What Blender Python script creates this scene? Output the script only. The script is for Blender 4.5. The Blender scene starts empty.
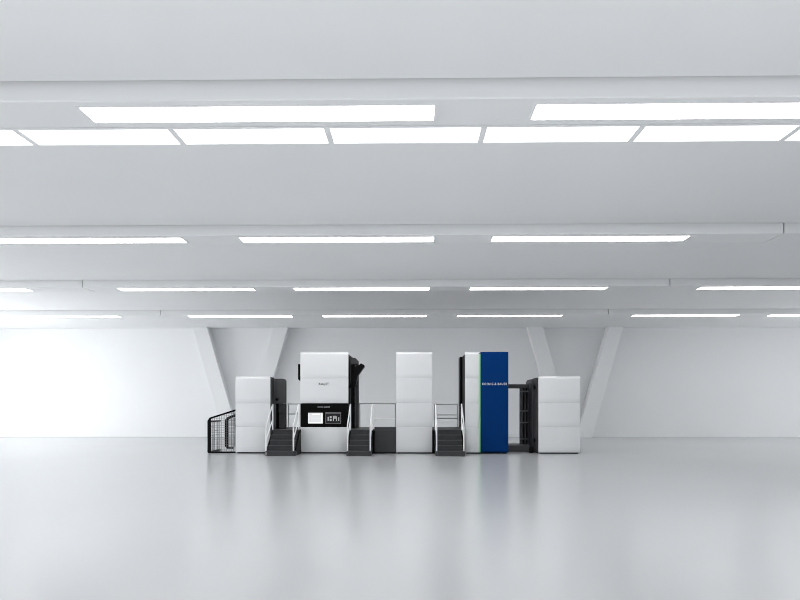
import bpy, bmesh, math
from mathutils import Vector, Matrix

scene = bpy.context.scene
COL = scene.collection
EYE = 2.1
F = 720.0
YAW = math.atan(11.9 / F)

# ------------------------------------------------------------------ camera
cam_d = bpy.data.cameras.new('camera')
cam = bpy.data.objects.new('camera', cam_d)
COL.objects.link(cam)
cam.location = (0, 0, EYE)
cam.rotation_euler = (math.pi / 2, 0, YAW)
cam_d.sensor_width = 36
cam_d.lens = 36 * F / 800
cam_d.shift_y = 105 / 800
cam_d.clip_end = 300
scene.camera = cam


def xat(px, Y):
    """world x on the plane y = Y seen in image column px"""
    u = (px - 400) / F
    dx = -math.sin(YAW) + u * math.cos(YAW)
    dy = math.cos(YAW) + u * math.sin(YAW)
    return dx / dy * Y


def zat(py, Y, X=0.0):
    d = Y * math.cos(YAW) - X * math.sin(YAW)
    return EYE + (405 - py) / F * d


# --------------------------------------------------------------- materials
def mat(name, color, rough=0.5, spec=0.5, metal=0.0, emit=None, noise=0.0, nscale=6.0,
        rnoise=0.0, bump=0.0, coat=0.0, stretch=(1, 1, 1)):
    m = bpy.data.materials.new(name)
    m.use_nodes = True
    nt = m.node_tree
    b = nt.nodes['Principled BSDF']
    b.inputs['Base Color'].default_value = (*color, 1)
    b.inputs['Roughness'].default_value = rough
    b.inputs['Specular IOR Level'].default_value = spec
    b.inputs['Metallic'].default_value = metal
    b.inputs['Coat Weight'].default_value = coat
    if emit:
        b.inputs['Emission Color'].default_value = (*emit[0], 1)
        b.inputs['Emission Strength'].default_value = emit[1]
    if noise or rnoise or bump:
        tc = nt.nodes.new('ShaderNodeTexCoord')
        mp = nt.nodes.new('ShaderNodeMapping')
        mp.inputs['Scale'].default_value = stretch
        nz = nt.nodes.new('ShaderNodeTexNoise')
        nz.inputs['Scale'].default_value = nscale
        nz.inputs['Detail'].default_value = 4
        nt.links.new(tc.outputs['Object'], mp.inputs['Vector'])
        nt.links.new(mp.outputs['Vector'], nz.inputs['Vector'])
        if noise:
            r = nt.nodes.new('ShaderNodeMapRange')
            r.inputs['From Min'].default_value = 0.3
            r.inputs['From Max'].default_value = 0.7
            r.inputs['To Min'].default_value = 1 - noise
            r.inputs['To Max'].default_value = 1 + noise
            mx = nt.nodes.new('ShaderNodeVectorMath')
            mx.operation = 'SCALE'
            mx.inputs[0].default_value = color
            nt.links.new(nz.outputs['Fac'], r.inputs['Value'])
            nt.links.new(r.outputs['Result'], mx.inputs['Scale'])
            nt.links.new(mx.outputs['Vector'], b.inputs['Base Color'])
        if rnoise:
            r2 = nt.nodes.new('ShaderNodeMapRange')
            r2.inputs['From Min'].default_value = 0.3
            r2.inputs['From Max'].default_value = 0.7
            r2.inputs['To Min'].default_value = max(0.02, rough - rnoise)
            r2.inputs['To Max'].default_value = rough + rnoise
            nt.links.new(nz.outputs['Fac'], r2.inputs['Value'])
            nt.links.new(r2.outputs['Result'], b.inputs['Roughness'])
        if bump:
            bp = nt.nodes.new('ShaderNodeBump')
            bp.inputs['Strength'].default_value = bump
            bp.inputs['Distance'].default_value = 0.02
            nt.links.new(nz.outputs['Fac'], bp.inputs['Height'])
            nt.links.new(bp.outputs['Normal'], b.inputs['Normal'])
    return m


M = dict(
    wall=mat('wall_paint', (0.775, 0.79, 0.805), 0.8, 0.2, noise=0.01, nscale=0.4),
    ceil=mat('ceiling_paint', (0.835, 0.847, 0.86), 0.85, 0.15, noise=0.01, nscale=0.3),
    beam=mat('beam_paint', (0.835, 0.847, 0.86), 0.8, 0.2, noise=0.008, nscale=0.5),
    floor=mat('polished_floor', (0.53, 0.543, 0.556), 0.22, 0.42, noise=0.012, nscale=0.25, stretch=(1, 0.6, 1)),
    white=mat('white_lacquer', (0.745, 0.757, 0.772), 0.24, 0.5, noise=0.006, nscale=2),
    blue=mat('blue_lacquer', (0.0003, 0.033, 0.155), 0.5, 0.05, noise=0.01, nscale=2),
    green=mat('green_strip', (0.25, 0.80, 0.27), 0.4, noise=0.01, nscale=2),
    dark=mat('anthracite_metal', (0.036, 0.038, 0.041), 0.5, 0.4, noise=0.05, nscale=4),
    mid=mat('grey_machine_metal', (0.065, 0.068, 0.072), 0.5, 0.4, noise=0.05, nscale=4),
    black=mat('black_metal', (0.003, 0.003, 0.0035), 0.5, 0.1, noise=0.05, nscale=4),
    glassblack=mat('black_gloss_panel', (0.0015, 0.0015, 0.0015), 0.35, 0.07, noise=0.05, nscale=4),
    rail=mat('white_rail_paint', (0.85, 0.86, 0.87), 0.4, 0.4, noise=0.01, nscale=5),
    railg=mat('light_grey_rail_paint', (0.66, 0.69, 0.71), 0.45, 0.4, noise=0.01, nscale=5),
    wire=mat('dark_wire', (0.10, 0.104, 0.11), 0.5, 0.4, noise=0.03, nscale=5),
    screen=mat('lit_screen', (0.1, 0.1, 0.1), 0.4, 0.3, emit=((0.80, 0.82, 0.84), 0.85), noise=0.02, nscale=5),
    screenline=mat('screen_window_edge', (0.1, 0.1, 0.1), 0.4, 0.3, emit=((1, 1, 1), 1.0), noise=0.02, nscale=5),
    pane=mat('dark_pane', (0.004, 0.004, 0.006), 0.3, 0.3, noise=0.02, nscale=5),
    greyframe=mat('grey_frame', (0.12, 0.125, 0.13), 0.45, 0.4, noise=0.02, nscale=5),
    glow=mat('glow_unit', (0.3, 0.3, 0.3), 0.4, 0.3, emit=((0.85, 0.88, 0.9), 0.22), noise=0.02, nscale=5),
    ink=mat('black_lettering', (0.01, 0.01, 0.012), 0.5, noise=0.01, nscale=5),
    inkw=mat('white_lettering', (0.85, 0.85, 0.86), 0.5, noise=0.01, nscale=5),
    inkg=mat('grey_lettering', (0.35, 0.36, 0.37), 0.5, noise=0.01, nscale=5),
    lamp=mat('light_diffuser', (0.9, 0.9, 0.9), 0.5, 0.2, emit=((1, 0.99, 0.98), 10.5), noise=0.01, nscale=5),
    sky=mat('skylight_diffuser', (0.9, 0.9, 0.9), 0.5, 0.2, emit=((0.98, 0.99, 1.0), 2.0), noise=0.01, nscale=5),
)

ORG = {}


# ------------------------------------------------------------ mesh builder
class MB:
    def __init__(self):
        self.bm = bmesh.new()

    def box(self, x0, x1, y0, y1, z0, z1, bev=0.0):
        b = bmesh.new()
        vs = [b.verts.new((x, y, z)) for x in (x0, x1) for y in (y0, y1) for z in (z0, z1)]
        for f in ((0, 1, 3, 2), (4, 6, 7, 5), (0, 4, 5, 1), (2, 3, 7, 6), (0, 2, 6, 4), (1, 5, 7, 3)):
            b.faces.new([vs[i] for i in f])
        bmesh.ops.recalc_face_normals(b, faces=b.faces)
        if bev:
            bmesh.ops.bevel(b, geom=list(b.edges), offset=bev, segments=3, profile=0.5, affect='EDGES')
        self._add(b)
        return self

    def prism(self, pts, a0, a1, axis='x', bev=0.0):
        """pts: outline; axis x -> (y,z), axis y -> (x,z), axis z -> (x,y)"""
        b = bmesh.new()

        def mk(p, a):
            if axis == 'x':
                return (a, p[0], p[1])
            if axis == 'y':
                return (p[0], a, p[1])
            return (p[0], p[1], a)
        v0 = [b.verts.new(mk(p, a0)) for p in pts]
        v1 = [b.verts.new(mk(p, a1)) for p in pts]
        n = len(pts)
        b.faces.new(v0)
        b.faces.new(list(reversed(v1)))
        for i in range(n):
            j = (i + 1) % n
            b.faces.new([v0[i], v1[i], v1[j], v0[j]])
        bmesh.ops.recalc_face_normals(b, faces=b.faces)
        if bev:
            bmesh.ops.bevel(b, geom=list(b.edges), offset=bev, segments=2, profile=0.5, affect='EDGES')
        self._add(b)
        return self

    def bar(self, p, q, r, n=10):
        p, q = Vector(p), Vector(q)
        d = q - p
        b = bmesh.new()
        mtx = Matrix.Translation((p + q) / 2) @ d.to_track_quat('Z', 'Y').to_matrix().to_4x4()
        bmesh.ops.create_cone(b, cap_ends=True, segments=n, radius1=r, radius2=r, depth=d.length, matrix=mtx)
        self._add(b)
        return self

    def path(self, pts, r, n=10):
        for a, c in zip(pts, pts[1:]):
            self.bar(a, c, r, n)
        for p in pts[1:-1]:
            b = bmesh.new()
            bmesh.ops.create_uvsphere(b, u_segments=n, v_segments=6, radius=r, matrix=Matrix.Translation(p))
            self._add(b)
        return self

    def _add(self, b):
        me = bpy.data.meshes.new('tmp')
        b.to_mesh(me)
        b.free()
        self.bm.from_mesh(me)
        bpy.data.meshes.remove(me)

    def build(self, name, material, parent=None, smooth=False):
        me = bpy.data.meshes.new(name)
        if parent is not None:
            bmesh.ops.translate(self.bm, verts=self.bm.verts, vec=-ORG[parent.name])
        self.bm.to_mesh(me)
        self.bm.free()
        me.materials.append(material)
        if smooth:
            for p in me.polygons:
                p.use_smooth = True
            me.set_sharp_from_angle(angle=math.radians(35))
        o = bpy.data.objects.new(name, me)
        COL.objects.link(o)
        if parent is not None:
            o.parent = parent
            ORG[o.name] = ORG[parent.name].copy()
        else:
            ORG[o.name] = Vector((0, 0, 0))
        return o


def thing(name, label, cat, loc, group=None):
    o = bpy.data.objects.new(name, None)
    o.empty_display_size = 0.2
    COL.objects.link(o)
    o.location = loc
    ORG[o.name] = Vector(loc)
    tag(o, label, cat, group)
    return o


def tag(o, label, cat, group=None):
    o['label'] = label
    o['category'] = cat
    if group:
        o['group'] = group
    return o


def struct(o):
    o['kind'] = 'structure'
    return o


def copy_tree(o, parent=None):
    kids = list(o.children)
    c = o.copy()
    COL.objects.link(c)
    if parent is not None:
        c.parent = parent
    for k in kids:
        copy_tree(k, c)
    return c


def lettering(text, name, material, parent, cx, y, cz, width, height, bold=0.0):
    cu = bpy.data.curves.new(name, 'FONT')
    cu.body = text
    cu.align_x = 'CENTER'
    cu.align_y = 'CENTER'
    cu.extrude = 0.01
    cu.space_word = 0.8
    cu.space_character = 1.3
    cu.offset = bold
    tmp = bpy.data.objects.new('tmp', cu)
    COL.objects.link(tmp)
    bpy.context.view_layer.update()
    me = bpy.data.meshes.new_from_object(tmp.evaluated_get(bpy.context.evaluated_depsgraph_get()))
    bpy.data.objects.remove(tmp)
    bpy.data.curves.remove(cu)
    xs = [v.co.x for v in me.vertices]
    ys = [v.co.y for v in me.vertices]
    mx, my = (max(xs) + min(xs)) / 2, (max(ys) + min(ys)) / 2
    sx, sy = width / (max(xs) - min(xs)), height / (max(ys) - min(ys))
    org = ORG[parent.name]
    for v in me.vertices:
        a, b, c = v.co
        v.co = Vector((cx + (a - mx) * sx, y - c, cz + (b - my) * sy)) - org
    me.name = name
    me.materials.clear()
    me.materials.append(material)
    o = bpy.data.objects.new(name, me)
    COL.objects.link(o)
    o.parent = parent
    ORG[o.name] = org.copy()
    return o


def panel_profile(y, z0, z1, depth=0.025, r=0.24, thick=0.14, gap=0.002, n=7, rt=None, dt=None):
    """gently pillowed cladding panel, outline in (y, z); front is towards -y"""
    z0 += gap
    z1 -= gap
    r = min(r, (z1 - z0) / 2.2)
    rt = rt or 0.02
    dt = dt or 0.006
    pts = []
    for i in range(n + 1):                      # lower curve up to the flat
        t = i / n
        pts.append((y + depth * (1 - t) ** 2, z0 + r * t))
    for i in range(n + 1):
        t = i / n
        pts.append((y + dt * t ** 2, z1 - rt + rt * t))
    pts.append((y + thick, z1))
    pts.append((y + thick, z0))
    return pts


# ================================================================= SETTING
XL, XR = -31.0, 31.0
YW = 47.25           # back wall
ZS = EYE + 5.05      # ceiling slab
ZB = EYE + 4.78      # beam soffit
Y0 = 6.6
YO = -2.0           # front edge of the roof: the hall is open towards the camera

struct(MB().box(XL - 0.4, XR + 0.4, Y0, YW + 0.4, -0.3, 0).build('floor', M['floor']))
struct(MB().box(XL - 0.4, XR + 0.4, YW, YW + 0.4, 0.001, ZS + 0.9).build('wall_back', M['wall']))

struct(MB().box(XL - 0.4, XR + 0.4, -2.4, -2.02, 3.0, ZS + 0.9).build('light_block_front', M['wall']))  # unseen header behind the camera, added to keep frontal sky light off beam faces

LIGHT_Y = [11.47, 20.45, 29.30, 38.35]   # near edge of the luminaires in each beam
BEAM_N, BEAM_F = 0.22, 1.00

# slab with a shadow gap in front of every beam
mb = MB()
mb.box(XL - 0.4, XR + 0.4, YO, YW, ZS + 0.75, ZS + 0.9)
ys = YO
for ly in LIGHT_Y:
    mb.box(XL - 0.4, XR + 0.4, ys, ly - BEAM_N - 0.12, ZS, ZS + 0.75)
    ys = ly + BEAM_F
mb.box(XL - 0.4, XR + 0.4, ys, YW, ZS, ZS + 0.75)
struct(mb.build('ceiling', M['ceil']))

JOINTS = [-13.4, 10.36]
for i, ly in enumerate(LIGHT_Y):
    n, f = ly - BEAM_N, ly + BEAM_F
    prof = [(n, ZS + 0.749), (n, ZB + 0.02), (n + 0.02, ZB),
            (ly - 0.012, ZB), (ly - 0.012, ZB + 0.06), (ly + 0.622, ZB + 0.06), (ly + 0.622, ZB),
            (f - 0.17, ZB), (f - 0.17, ZB + 0.06), (f - 0.11, ZB + 0.06), (f - 0.11, ZB + 0.01),
            (f - 0.02, ZB + 0.01), (f, ZB + 0.03), (f, ZS + 0.749)]
    solid = [(n, ZS + 0.749), (n, ZB + 0.02), (n + 0.02, ZB), (f - 0.17, ZB), (f - 0.17, ZB + 0.06),
             (f - 0.11, ZB + 0.06), (f - 0.11, ZB + 0.01), (f - 0.02, ZB + 0.01), (f, ZB + 0.03), (f, ZS + 0.749)]
    mb = MB()
    xs = [XL] + JOINTS + [XR]
    for a, b in zip(xs, xs[1:]):
        mb.prism(solid, a + 0.02, b - 0.02, 'x')
    struct(mb.build('trim_%d' % (i + 1), M['beam']))

# side walls, each with a large opening to daylight close to the back wall
def side_wall(name, x0, x1, wy0, wy1, wz1, ya):
    mb = MB()
    mb.box(x0, x1, ya, wy0, 0.001, ZS + 0.9)
    mb.box(x0, x1, wy1, YW, 0.001, ZS + 0.9)
    mb.box(x0, x1, wy0, wy1, wz1, ZS + 0.9)
    struct(mb.build(name, M['wall']))


def side_window(name, x0, x1, wy0, wy1, wz1):
    mb = MB()
    k = 4
    for i in range(k + 1):
        y = wy0 + (wy1 - wy0 - 0.12) * i / k
        mb.box(x0, x1, y, y + 0.12, 0.002, wz1)
    mb.box(x0, x1, wy0, wy1, wz1 - 0.12, wz1)
    struct(mb.build(name, M['rail']))


side_wall('wall_left', XL - 0.4, XL, 32.5, 41.5, 3.6, 26.0)
side_window('window_1', XL - 0.25, XL - 0.12, 32.5, 41.5, 3.6)
side_wall('wall_right', XR, XR + 0.4, 34.0, 42.0, 3.6, 26.0)
side_window('window_2', XR + 0.12, XR + 0.25, 34.0, 42.0, 3.6)

# baseboard: the fine dark joint where wall meets floor
struct(MB().box(XL, XR, YW - 0.02, YW, 0.002, 0.05).build('baseboard_back', M['wall']))

# ------------------------------------------------------------ V columns
def strut(label, xt0, xt1, xb0, xb1, name='slanted_column'):
    y0, y1 = YW - 0.72, YW - 0.003
    pts = [(xb0, 0.002), (xb1, 0.002), (xt1, ZS - 0.002), (xt0, ZS - 0.002)]
    o = MB().prism(pts, y0, y1, 'y', bev=0.015).build(name, M['wall'])
    tag(o, label, 'column', 'slanted columns along the back wall')
    return o


YC = YW - 0.72
for side, cx in (('left', 240.0), ('right', 575.5)):
    for s in (-1, 1):
        top = [cx + s * 48, cx + s * 33]
        bot = [cx + s * 16, cx + s * 1.0]
        t = sorted(xat(p, YC) for p in top)
        b = sorted(xat(p, YC) for p in bot)
        if side == 'left':
            lab = ('slanted grey column rising behind the wire mesh guard' if s < 0 else
                   'slanted grey column rising to the right behind the left white cabinet')
        else:
            lab = ('slanted grey column behind the top of the right white cabinet' if s < 0 else
                   'slanted grey column reaching the floor right of the right white cabinet')
        strut(lab, t[0], t[1], b[0], b[1])

# ------------------------------------------------------------ ceiling lights
LW, LL = 0.61, 5.55
PITCH = 7.23
GROUP = 23.8


def make_light():
    t = thing('ceiling_light', '-', 'ceiling light', (0, 0, ZB), 'long ceiling lights in the beams')
    r = 0.035
    fr = MB()
    x0, x1, y0, y1 = -LL / 2, LL / 2, 0, LW
    for (a, b, c, d) in ((x0 - r, x1 + r, y0 - r, y0), (x0 - r, x1 + r, y1, y1 + r),
                         (x0 - r, x0, y0, y1), (x1, x1 + r, y0, y1)):
        fr.box(a, b, c, d, ZB - 0.012, ZB - 0.001)
    fr.build('frame', M['beam'], t)
    out = []
    cr = 0.06
    for (cx, cy, a0) in ((x1 - cr, y1 - cr, 0), (x0 + cr, y1 - cr, 90), (x0 + cr, y0 + cr, 180), (x1 - cr, y0 + cr, 270)):
        for k in range(5):
            a = math.radians(a0 + 22.5 * k)
            out.append((cx + cr * math.cos(a), cy + cr * math.sin(a)))
    MB().prism(out, ZB - 0.010, ZB - 0.002, 'z').build('diffuser', M['lamp'], t)
    return t


row_x = [[-2.49, -2.49 + 7.33]]
c0 = -2.06
row_x.append([c0 - PITCH, c0, c0 + PITCH])
row_x.append([c0 + PITCH - GROUP, c0 - PITCH, c0, c0 + PITCH, c0 - PITCH + GROUP])
row_x.append([c0 + PITCH - GROUP, c0 - PITCH, c0, c0 + PITCH, c0 - PITCH + GROUP, c0 + GROUP])
ROWN = ['nearest beam', 'second beam from the front', 'third beam from the front', 'farthest beam']
ORDN = {2: ['left', 'right'],
        3: ['left', 'middle', 'right'],
        5: ['leftmost', 'second from left', 'middle', 'second from right', 'rightmost'],
        6: ['leftmost', 'second from left', 'third from left', 'third from right', 'second from right', 'rightmost']}
proto = make_light()
first = True
for i, xs in enumerate(row_x):
    for k, x in enumerate(xs):
        o = proto if first else copy_tree(proto)
        first = False
        o.location = (x + (0.0, -0.09, 0.0, 0.06)[i], LIGHT_Y[i], ZB)
        o.scale.x = 1.028 if i == 0 else 1.0
        o['label'] = 'long white ceiling light, %s of %s in the %s' % (
            ORDN[len(xs)][k], {2: 'two', 3: 'three', 5: 'five', 6: 'six'}[len(xs)], ROWN[i])

# --------------------------------------------- glowing strip behind the first beam
SY0, SY1 = LIGHT_Y[0] + BEAM_F + 0.02, 13.82
SP = 2.855


def make_sky_panel():
    t = thing('luminous_ceiling_panel', '-', 'ceiling light', (0, SY0, ZS), 'panels of the luminous ceiling strip')
    w = SP / 2
    fr = MB()
    fr.box(-w, -w + 0.055, SY0, SY1, ZS - 0.03, ZS - 0.001)
    fr.box(w - 0.055, w, SY0, SY1, ZS - 0.03, ZS - 0.001)
    fr.build('frame', M['ceil'], t)
    MB().box(-w + 0.056, w - 0.056, SY0, SY1, ZS - 0.02, ZS - 0.002).build('diffuser', M['sky'], t)
    return t


sp = make_sky_panel()
xd = (xat(332, 13.9) - 0.0) + SP / 2          # centre of the panel right of the divider at 332 px
names = {-3: 'cut by the left edge of the picture', -2: 'second from the left', -1: 'third from the left',
         0: 'middle one, above the white tower with no lettering', 1: 'third from the right',
         2: 'second from the right', 3: 'at the right edge of the picture'}
for k in range(-3, 4):
    o = sp if k == -3 else copy_tree(sp)
    o.location = (xd + k * SP, SY0, ZS)
    o['label'] = 'luminous white ceiling panel behind the nearest beam, ' + names[k]

# ============================================================== PRESS LINE
YF = 31.05           # plane of the white fronts
YB = 34.4           # back of the units
ZT = zat(352, YF)    # tower top
ZU = zat(376.3, YF)  # low cabinet top
S1, S2, S3 = zat(378.5, YF), zat(403.3, YF), zat(427.2, YF)
ZP = 0.055            # plinth


def X(px):
    return xat(px, YF)


def unit_shell(t, x0, x1, levels, body=M['dark'], top=None, side_l=0.0, side_r=0.0, capname='top_cover'):
    """dark body + plinth + white pillow panels"""
    ztop = levels[-1]
    MB().box(x0 + 0.03 , x1 - 0.03, YF + 0.145, YB, ZP + 0.004, ztop - 0.05, bev=0.02).build('body', body, t)
    MB().box(x0 + 0.06, x1 - 0.06, YF + 0.10, YB - 0.05, 0.002, ZP).build('plinth', M['black'], t)


def white_panels(t, x0, x1, levels, material=None, skip=()):
    material = material or M['white']
    for i, (a, b) in enumerate(zip(levels, levels[1:])):
        if i in skip:
            continue
        pp = panel_profile(YF, a, b, rt=0.11, dt=0.09) if b == levels[-1] else panel_profile(YF, a, b)
        MB().prism(pp, x0, x1, 'x', bev=0.006).build('front_panel', material, t, smooth=True)


# ---- wire mesh guard on the far left
gx0, gx1 = xat(207.4, YF + 0.15), X(235.3) - 0.03
gy1 = YF + 2.1
zl, zr = zat(418.3, YF), zat(409.8, YF)
g = thing('safety_guard', 'black framed wire mesh guard with sloping top at the left end of the press', 'guard',
          ((gx0 + gx1) / 2, YF + 1, 0))
fr = MB()
t_ = 0.07
gy0 = YF + 0.15
cut = 0.12
for y in (gy0,):
    fr.prism([(gx0, 0.06), (gx0 + 0.06, 0.004), (gx0 + 0.15, 0.004), (gx0 + 0.15, zl + 0.02), (gx0 + 0.1, zl + 0.03), (gx0, zl - cut)], y, y + t_, 'y')
    sl = (zr - zl) / (gx1 - gx0)
    fr.prism([(gx0, zl - cut), (gx0 + 0.1, zl + 0.03), (gx1, zr + 0.02), (gx1, zr - 0.055), (gx0 + 0.15, zl - 0.03)], y, y + t_, 'y')
    fr.box(gx0 + 0.17, gx1, y, y + t_, 0.004, 0.075)
fr.box(gx0, gx0 + t_, gy0 + t_, gy1, 0.004, 0.075)
fr.box(gx0, gx0 + t_, gy0 + t_, gy1, zl - cut - 0.07, zl - cut)
fr.build('frame', M['black'], g)
wr = MB()
sp_ = 0.075
x = gx0 + 0.15 + sp_
while x < gx1 - 0.01:
    wr.box(x - 0.0065, x + 0.0065, gy0 + 0.03, gy0 + 0.045, 0.075, zl + (x - gx0) * sl - 0.03)
    x += sp_
z = 0.075 + sp_
while z < zr - 0.06:
    xs0 = gx0 + 0.17 if z < zl - 0.05 else gx0 + (z + 0.06 - zl) / sl
    wr.box(xs0, gx1, gy0 + 0.045, gy0 + 0.06, z - 0.005, z + 0.005)
    z += sp_
wr.build('wire_mesh', M['wire'], g)
wr = MB()
y = gy0 + t_ + 0.1
while y < gy1:
    wr.box(gx0 + 0.03, gx0 + 0.042, y - 0.008, y + 0.008, 0.075, zl - cut - 0.07)
    y += 0.22
z = 0.15
while z < zl - 0.2:
    wr.box(gx0 + 0.042, gx0 + 0.054, gy0 + t_, gy1, z - 0.006, z + 0.006)
    z += 0.2
wr.build('wire_mesh', M['wire'], g)
# inner door of the guard
dx0, dy = xat(225, YF + 1.0), YF + 1.0
dz0, dz1 = zat(449, dy), zat(417, dy)
dd = MB()
dd.prism([(dx0, dz0 + 0.1), (dx0 + 0.1, dz0), (gx1 - 0.3, dz0), (gx1 - 0.3, dz0 + 0.07), (dx0 + 0.17, dz0 + 0.07),
          (dx0 + 0.12, dz0 + 0.14), (dx0 + 0.12, dz1 - 0.16), (dx0 + 0.18, dz1 - 0.09), (gx1, dz1 + 0.10), (gx1, dz1 + 0.22),
          (dx0 + 0.12, dz1), (dx0, dz1 - 0.12)], dy, dy + 0.08, 'y')
dg = dd.build('gate_frame', M['black'], g)
wr = MB()
x = dx0 + 0.16
while x < gx1 - 0.02:
    wr.box(x - 0.008, x + 0.008, dy + 0.03, dy + 0.045, dz0 + 0.07, dz1 - 0.05)
    x += 0.05
z = dz0 + 0.12
while z < dz1 - 0.06:
    wr.box(dx0 + 0.12, gx1, dy + 0.045, dy + 0.06, z - 0.007, z + 0.007)
    z += 0.06
wr.build('wire_mesh', M['wire'], dg)

# ---- left low cabinet
x0, x1 = X(235.5), X(270.3)
c = thing('press_cabinet', 'low white cabinet with two seams between the wire mesh guard and stairs', 'cabinet',
          ((x0 + x1) / 2, YF + 1.5, 0))
lev = [ZP, S3, S2, ZU]
unit_shell(c, x0, x1, lev)
white_panels(c, x0, x1, lev)
MB().box(x1 - 0.025, x1 + 0.06, YF + 0.02, YF + 0.6, ZP + 0.01, ZU - 0.03, bev=0.02).build('side_frame', M['dark'], c)
HP = 1.05
yc0, yc1 = 31.75, 32.15
cx0, cx1 = x1 + 0.075, xat(286.6, yc1)
k = thing('control_cabinet', 'dark upright cabinet with rounded top standing at the head of the leftmost stairs', 'cabinet',
          ((cx0 + cx1) / 2, yc0, HP))
zb1, zb0 = zat(378.6, yc0), zat(403.5, yc0)
MB().prism([(cx0, zb0), (cx1, zb0), (cx1, zb1 - 0.1), (cx1 - 0.03, zb1 - 0.03), (cx1 - 0.1, zb1), (cx0, zb1)],
           yc0, yc1, 'y', bev=0.008).build('housing', M['mid'], k)
MB().box(cx0, cx1, yc0 + 0.25, yc1, HP + 0.003, zb0 - 0.005).build('back_plate', M['black'], k)
MB().box(cx1 - 0.28, cx1 - 0.01, yc0 + 0.05, yc0 + 0.245, HP + 0.003, zat(413, yc0) - 0.02, bev=0.01).build('lower_box', M['dark'], k)
MB().box(cx1 - 0.30, cx1 - 0.01, yc0 + 0.08, yc0 + 0.245, zat(413, yc0), zb0 - 0.02, bev=0.01).build('upper_box', M['dark'], k)
MB().bar((xat(277.2, yc0), yc0 - 0.12, zat(399.5, yc0)), (xat(277.2, yc0), yc0 - 0.001, zat(399.5, yc0)), 0.06, 14).build('knob', M['black'], k)

# ---- printing tower with control desk
x0, x1 = X(300.3), X(348.3)
c = thing('printing_tower', 'tall white tower with black control panel and two screens', 'printing tower',
          ((x0 + x1) / 2, YF + 1.5, 0))
lev = [ZP, S3, S2, S1, ZT]
unit_shell(c, x0, x1, lev, body=M['black'])
white_panels(c, x0, x1, lev, skip=(1,))
cp = MB().box(x0, x1, YF + 0.03, YF + 0.14, S3 + 0.008, S2 - 0.008, bev=0.01).build('control_panel', M['glassblack'], c)
lettering('RotaJET', 'lettering', M['ink'], c, X(323.8), YF - 0.001, zat(384.2, YF), 0.42, 0.125, 0.012)
lettering('KOENIG & BAUER', 'lettering', M['inkg'], cp, X(323.8), YF + 0.022, zat(407, YF), 0.53, 0.075, 0.01)
sx0, sx1, sz0, sz1 = X(308), X(322.8), zat(423.6, YF), zat(412.8, YF)
sc_ = MB().box(sx0, sx1, YF + 0.012, YF + 0.029, sz0, sz1, bev=0.004).build('screen', M['screen'], cp)
sl_ = MB()
sl_.box(sx0 + 0.02, sx1 - 0.02, YF + 0.007, YF + 0.0115, sz0 + 0.02, sz0 + 0.06)
sl_.box(sx0 + 0.02, sx0 + 0.05, YF + 0.007, YF + 0.0115, sz0 + 0.07, sz1 - 0.02)
sl_.box(sx1 - 0.06, sx1 - 0.02, YF + 0.007, YF + 0.0115, sz0 + 0.07, sz1 - 0.03)
sl_.box(sx0 + 0.18, sx1 - 0.14, YF + 0.007, YF + 0.0115, sz1 - 0.08, sz1 - 0.045)
sl_.build('display_bars', M['screenline'], sc_)
wx0, wx1, wz0, wz1 = X(325.3), X(341), zat(423.8, YF), zat(412.2, YF)
w_ = MB()
w_.box(wx0, wx1, YF + 0.005, YF + 0.029, wz1 - 0.07, wz1, bev=0.004)
w_.box(wx0, wx1, YF + 0.005, YF + 0.029, wz0, wz0 + 0.03, bev=0.004)
w_.box(wx0, wx0 + 0.03, YF + 0.005, YF + 0.029, wz0 + 0.031, wz1 - 0.071, bev=0.004)
w_.box(wx1 - 0.03, wx1, YF + 0.005, YF + 0.029, wz0 + 0.031, wz1 - 0.071, bev=0.004)
w_ = w_.build('inspection_window', M['greyframe'], cp)
MB().box(wx0 + 0.031, wx1 - 0.031, YF + 0.02, YF + 0.0285, wz0 + 0.031, wz1 - 0.071).build('pane', M['pane'], w_)
for (a, b, h0, h1) in ((0.10, 0.15, 0.13, 0.30), (0.19, 0.27, 0.24, 0.33), (0.19, 0.27, 0.12, 0.20), (0.33, 0.37, 0.12, 0.34),
                       (0.39, 0.45, 0.22, 0.34), (0.47, 0.50, 0.12, 0.32), (0.56, 0.60, 0.12, 0.28)):
    MB().box(wx0 + a, wx0 + b, YF + 0.012, YF + 0.0195, wz0 + h0, wz0 + h1).build('lit_module', M['glow'], w_)
# equipment on the right flank
rx = x1
hx1 = xat(358.8, 32.6)
ht, hb = zat(357.8, 32.3), zat(364, 32.3)
MB().prism([(rx + 0.004, hb), (hx1, hb), (hx1, ht - 0.14), (hx1 - 0.13, ht), (rx + 0.004, ht)], 32.3, 32.7, 'y', bev=0.01).build('side_housing', M['mid'], c)
MB().box(rx + 0.004, xat(355, 32.6), 32.45, 32.65, 1.07, hb - 0.004).build('side_recess', M['black'], c)
MB().box(xat(355.3, 32.5), xat(359.0, 32.7), 32.4, 32.7, 1.07, hb - 0.004, bev=0.01).build('side_post', M['dark'], c)
yy = 32.25
fl = [(352.5, 383), (349.5, 388), (355, 388), (357, 383), (358.5, 376), (364.9, 367), (364.6, 365.3), (361.6, 363.8), (359.5, 365.8), (356.5, 366.5), (353.5, 371)]
fl = [(xat(a, yy), zat(b, yy)) for a, b in fl]
MB().prism(fl, 31.75, yy + 0.02, 'y', bev=0.008).build('chute', M['black'], c)
# flat box on the left flank
lx = x0
ly0, ly1 = zat(383.2, YF + 0.5), zat(364, YF + 0.5)
xe = xat(298, YF + 0.5)
MB().prism([(lx - 0.003, ly0), (lx - 0.003, ly1), (xe, ly1), (xe, ly0 + 0.18)], YF + 0.5, YF + 1.6, 'y', bev=0.006).build('side_box', M['black'], c)

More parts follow.
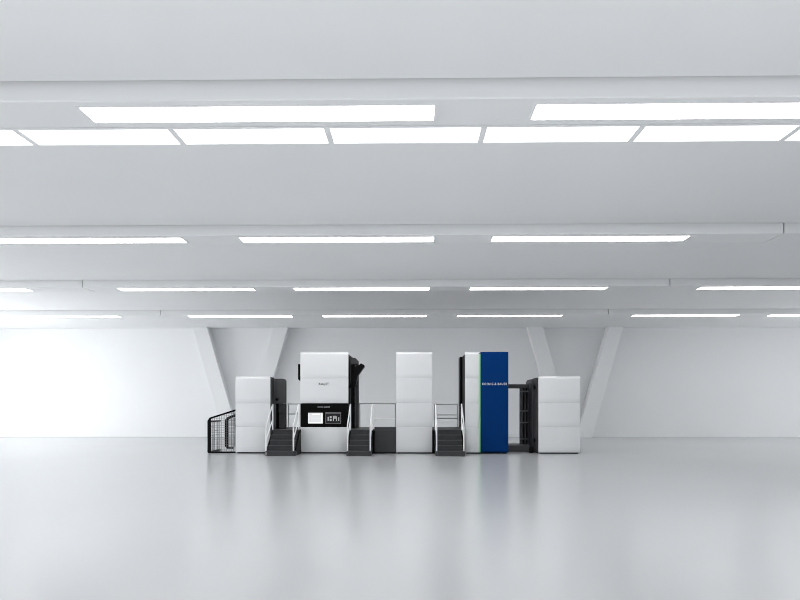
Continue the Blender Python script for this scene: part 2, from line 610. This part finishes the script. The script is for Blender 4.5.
# ---- plain tower
x0, x1 = X(396.2), X(432.2)
c = thing('printing_tower', 'tall plain white tower with three seams and no lettering', 'printing tower',
          ((x0 + x1) / 2, YF + 1.5, 0))
unit_shell(c, x0, x1, lev)
white_panels(c, x0, x1, lev)
MB().box(x1 - 0.028, x1 + 0.02, YF + 0.15, YB, 0.004, 1.0).build('side_skirt', M['black'], c)

# ---- tower with blue door
x0, x1 = X(465.2), X(508.3)
xg0, xg1 = X(478.9), X(480.4)
c = thing('printing_tower', 'tall tower with blue panel and green strip beside a narrow white front', 'printing tower',
          ((x0 + x1) / 2, YF + 1.5, 0))
unit_shell(c, x0, x1, lev, body=M['black'])
white_panels(c, x0, xg0 - 0.004, lev)
MB().box(xg0, xg1, YF - 0.01, YF + 0.14, ZP + 0.008, ZT - 0.10).build('accent_strip', M['green'], c)['label'] = 'light green vertical strip'
pr = panel_profile(YF - 0.02, ZP, ZT, depth=0.07, r=0.10, thick=0.16)
bl = MB().prism(pr, xg1 + 0.004, x1, 'x', bev=0.006).build('blue_panel', M['blue'], c, smooth=True)
bl['label'] = 'deep blue full height panel'
for word, pa, pb in (('KOENIG', 482.3, 493.2), ('&', 494.5, 496.3), ('BAUER', 497.7, 507.0)):
    lettering(word, 'lettering', M['inkw'], bl, (X(pa) + X(pb)) / 2, YF - 0.021, zat(384, YF), X(pb) - X(pa), 0.10, 0.0)
MB().box(xat(460.1, 33.3), x0 + 0.028, 33.3, YB - 0.05, HP + 0.01, zat(356.8, 33.3), bev=0.01).build('side_cover', M['black'], c)

# ---- right low cabinet
x0, x1 = X(538.6), X(580.2)
c = thing('press_cabinet', 'low white cabinet at the right end beside the dark lattice frame', 'cabinet',
          ((x0 + x1) / 2, YF + 1.5, 0))
lev3 = [ZP, S3, S2, ZU]
unit_shell(c, x0, x1, lev3)
white_panels(c, x0, x1, lev3)
sf = MB()
sf.box(x0 - 0.03, x0 + 0.025, YF + 0.15, YF + 1.2, ZP + 0.01, ZU - 0.05, bev=0.01)
sf.build('side_frame', M['dark'], c)
sf = MB()
sf.box(x0 - 0.06, x0 + 0.02, YF + 1.25, YF + 1.9, ZP + 0.01, ZU - 0.09, bev=0.01)
sf.box(x0 - 0.03, x0 + 0.02, YF + 2.0, YB - 0.05, ZP + 0.01, ZU - 0.12, bev=0.01)
sf.build('side_cover', M['mid'], c)
for zz in (ZU - 0.45, 0.55):
    MB().bar((x0 - 0.09, YF + 0.7, zz), (x0 - 0.03, YF + 0.7, zz), 0.08, 12).build('knob', M['black'], c)

# ---- lattice frame, bar and base between blue tower and right cabinet
fx0, fx1 = X(508.3) + 0.03, X(538.6) - 0.1
yl = 33.0
zt_ = zat(384.2, yl, 4.6)
lf = thing('lattice_frame', 'dark lattice frame with top bar between the blue tower and right cabinet', 'frame',
           ((fx0 + fx1) / 2, yl, 0))
MB().box(fx0, xat(529, yl), yl, yl + 0.16, zt_ - 0.19, zt_, bev=0.015).build('top_bar', M['dark'], lf)
MB().box(X(538.6) - 0.30, X(538.6) - 0.14, YF + 0.5, YF + 0.75, 0.003, 0.28, bev=0.03).build('foot', M['black'], lf)
zb_ = zat(445.3, 32.4)
MB().box(fx0, xat(529, 32.4), 32.4, 34.2, 0.003, zb_, bev=0.015).build('base', M['mid'], lf)
for (pa, pb) in ((520.3, 522.2), (525.2, 526.6), (528.2, 529.3)):
    MB().box(xat(pa, yl), xat(pb, yl), yl + 0.165, yl + 0.28, zb_ + 0.003, zat(386 - (pa - 520) * 0.3, yl), bev=0.008).build('upright', M['mid'], lf)
for py in (391.5, 411.0, 422.6, 439.0):
    MB().box(xat(520.6, yl), xat(529.4, yl), yl + 0.03, yl + 0.16, zat(py + 0.7, yl), zat(py - 0.7, yl), bev=0.008).build('crossbar', M['greyframe'], lf)
MB().box(xat(523.6, yl), xat(529.5, yl), yl + 0.32, yl + 0.9, zb_ + 0.003, zat(388, yl)).build('back_plate', M['black'], lf)

# ---- platforms
HP = 1.05
YP0 = 30.9


def guard(t, xa, xb, ztop, mids, yy, n=2):
    """rear guard rail: a sub-assembly of one part with its posts"""
    rr = MB()
    for zz in [ztop] + mids:
        rr.bar((xa, yy, zz), (xb, yy, zz), 0.022)
    r_ = rr.build('guard_rail', M['railg'], t, smooth=True)
    for k in range(n):
        xx = xa + 0.03 + (xb - xa - 0.06) * k / (n - 1)
        MB().bar((xx, yy, HP + 0.002), (xx, yy, ztop), 0.022).build('post', M['railg'], r_, smooth=True)


def platform(label, xa, xb, fx=None):
    t = thing('platform', label, 'platform', ((xa + xb) / 2, (YP0 + YB) / 2, 0))
    MB().box(xa, xb, YF - 0.02, YB - 0.1, HP - 0.06, HP).build('deck', M['dark'], t)
    MB().box(xa + 0.02, xb - 0.02, YF + 0.12, YB - 0.2, 0.003, HP - 0.065).build('substructure', M['black'], t)
    if fx:
        MB().box(fx[0], fx[1], YF - 0.01, YF + 0.10, 0.06, HP - 0.062, bev=0.008).build('front_panel', M['dark'], t)
        MB().box(fx[0], fx[1], YF - 0.01, YF + 0.05, HP + 0.002, zat(427, YF), bev=0.004).build('toe_board', M['dark'], t)
    return t


p1 = platform('dark raised platform between the left cabinet and black control panel tower', X(270.3) + 0.07, X(300.3) - 0.012)
guard(p1, xat(288, YB - 0.2), X(300.3) - 0.02, zat(404, YB - 0.2), [zat(414, YB - 0.2)], YB - 0.2)
p2 = platform('dark raised platform with a front panel left of the plain white tower', X(348.3) + 0.012, X(396.2) - 0.012,
              (X(374.6), X(396.2) - 0.012))
guard(p2, xat(359.2, YB - 0.2), xat(396, YB - 0.2), zat(403.4, YB - 0.2), [], YB - 0.2, 2)
rr = MB()
ym = YF + 0.3
rr.bar((xat(373.8, ym), ym, zat(418.6, ym)), (X(396.2) - 0.02, ym, zat(418.6, ym)), 0.026)
r_ = rr.build('guard_rail', M['rail'], p2, smooth=True)
MB().bar((xat(373.8, ym), ym, HP + 0.002), (xat(373.8, ym), ym, zat(404, ym)), 0.026).build('post', M['rail'], r_, smooth=True)
p3 = platform('dark raised platform between the plain white tower and blue panel tower', X(432.2) + 0.03, X(465.2) - 0.012)
guard(p3, xat(434, YB - 0.2), xat(458, YB - 0.2), zat(404.3, YB - 0.2), [zat(414.8, YB - 0.2), zat(418.3, YB - 0.2)], YB - 0.2)

# ---- stairs
YS = 29.47


def stairs(label, xa, xb, lx=None, rx=None):
    t = thing('stairs', label, 'stairs', ((xa + xb) / 2, (YS + YP0) / 2, 0), 'metal stairs of the press')
    n = 5
    h = HP / n
    d = (YF - 0.035 - YS) / n
    # wide bottom step with chamfered corners
    c_ = 0.09
    MB().prism([(xa, YS + c_), (xa + c_, YS), (xb - c_, YS), (xb, YS + c_), (xb, YS + d), (xa, YS + d)], 0.003, h - 0.03, 'z',
               bev=0.01).build('bottom_step', M['dark'], t)
    for k in range(n):
        y0 = YS + d * k + (0.0 if k else 0.0)
        q = MB()
        ins = 0.09 if k else 0.03
        q.prism([(y0 - 0.02, h * (k + 1) - 0.028), (y0 - 0.02, h * (k + 1)), (y0 + d - 0.021, h * (k + 1)), (y0 + d - 0.021, h * (k + 1) - 0.028)],
                xa + ins, xb - ins, 'x', bev=0.004)
        q.build('tread', M['mid'], t)
        if k:
            MB().box(xa + 0.09, xb - 0.09, y0 + 0.03, y0 + d - 0.03, h * k + 0.002, h * (k + 1) - 0.03).build('riser', M['dark'], t)
    for s in (xa + 0.01, xb - 0.08):
        MB().prism([(YS + d + 0.002, 0.004), (YS + d + 0.002, h + 0.06), (YF - 0.04, HP + 0.0), (YF - 0.04, 0.004)], s, s + 0.07, 'x',
                   bev=0.008).build('stringer', M['black'], t)
    for s, k in ((lx if lx is not None else xa + 0.045, 0), (rx if rx is not None else xb - 0.045, 1)):
        r = 0.027
        yf, yb = YS + 0.12, YF - 0.07
        za, zb = 1.30, 2.13
        rl = MB()
        rl.path([(s, yf, za - 0.09), (s, yf + 0.04, za), (s, yb, zb)], r)
        rl = rl.build('handrail', M['rail'], t, smooth=True)
        MB().bar((s, yf, 0.70), (s, yb, 1.48), r * 0.9).build('mid_rail', M['rail'], rl, smooth=True)
        MB().bar((s, yf, h + 0.002), (s, yf, za - 0.09), r * 1.15).build('post', M['rail'], rl, smooth=True)
        MB().bar((s, yb, HP - 0.25), (s, yb, zb), r * 1.1).build('post', M['rail'], rl, smooth=True)
    return t


def XS(px):
    return xat(px, YS)


stairs('dark metal stairs with white handrails beside the left white cabinet', XS(264.6), XS(295.5), None, XS(293.0))
stairs('dark metal stairs with white handrails right of the black control panel', XS(346.2), XS(371.3))
stairs('dark metal stairs with white handrails between plain white tower and blue panel tower', XS(435.6), XS(465.2))

# ================================================================ LIGHTING
def area(name, loc, rot, sx, sy, power, color=(1, 1, 1), spread=180):
    d = bpy.data.lights.new(name, 'AREA')
    d.shape = 'RECTANGLE'
    d.size, d.size_y = sx, sy
    d.energy = power
    d.color = color
    d.spread = math.radians(spread)
    o = bpy.data.objects.new(name, d)
    o.location = loc
    o.rotation_euler = rot
    COL.objects.link(o)
    return o


# daylight through the two side openings, then an added fill lamp
area('daylight_left', (XL - 0.6, 37.0, 1.9), (0, -math.pi / 2, 0), 3.4, 9.0, 2250)
area('daylight_right', (XR + 0.6, 38.0, 1.9), (0, math.pi / 2, 0), 3.4, 8.0, 700)
area('fill_left_front', (XL - 1.5, 15.5, 3.2), (0, -math.pi / 2, 0), 6.0, 20.0, 1900)  # added fill, out of view: lifts the ceiling and floor towards the left

w = bpy.data.worlds.new('world')
scene.world = w
w.use_nodes = True
bg = w.node_tree.nodes['Background']
bg.inputs['Color'].default_value = (0.97, 0.985, 1.0, 1)
bg.inputs['Strength'].default_value = 1.2

scene.cycles.filter_width = 1.0

vs = scene.view_settings
vs.view_transform = 'Standard'
vs.look = 'None'
vs.exposure = 0.0
vs.gamma = 1.0
vs.use_curve_mapping = False
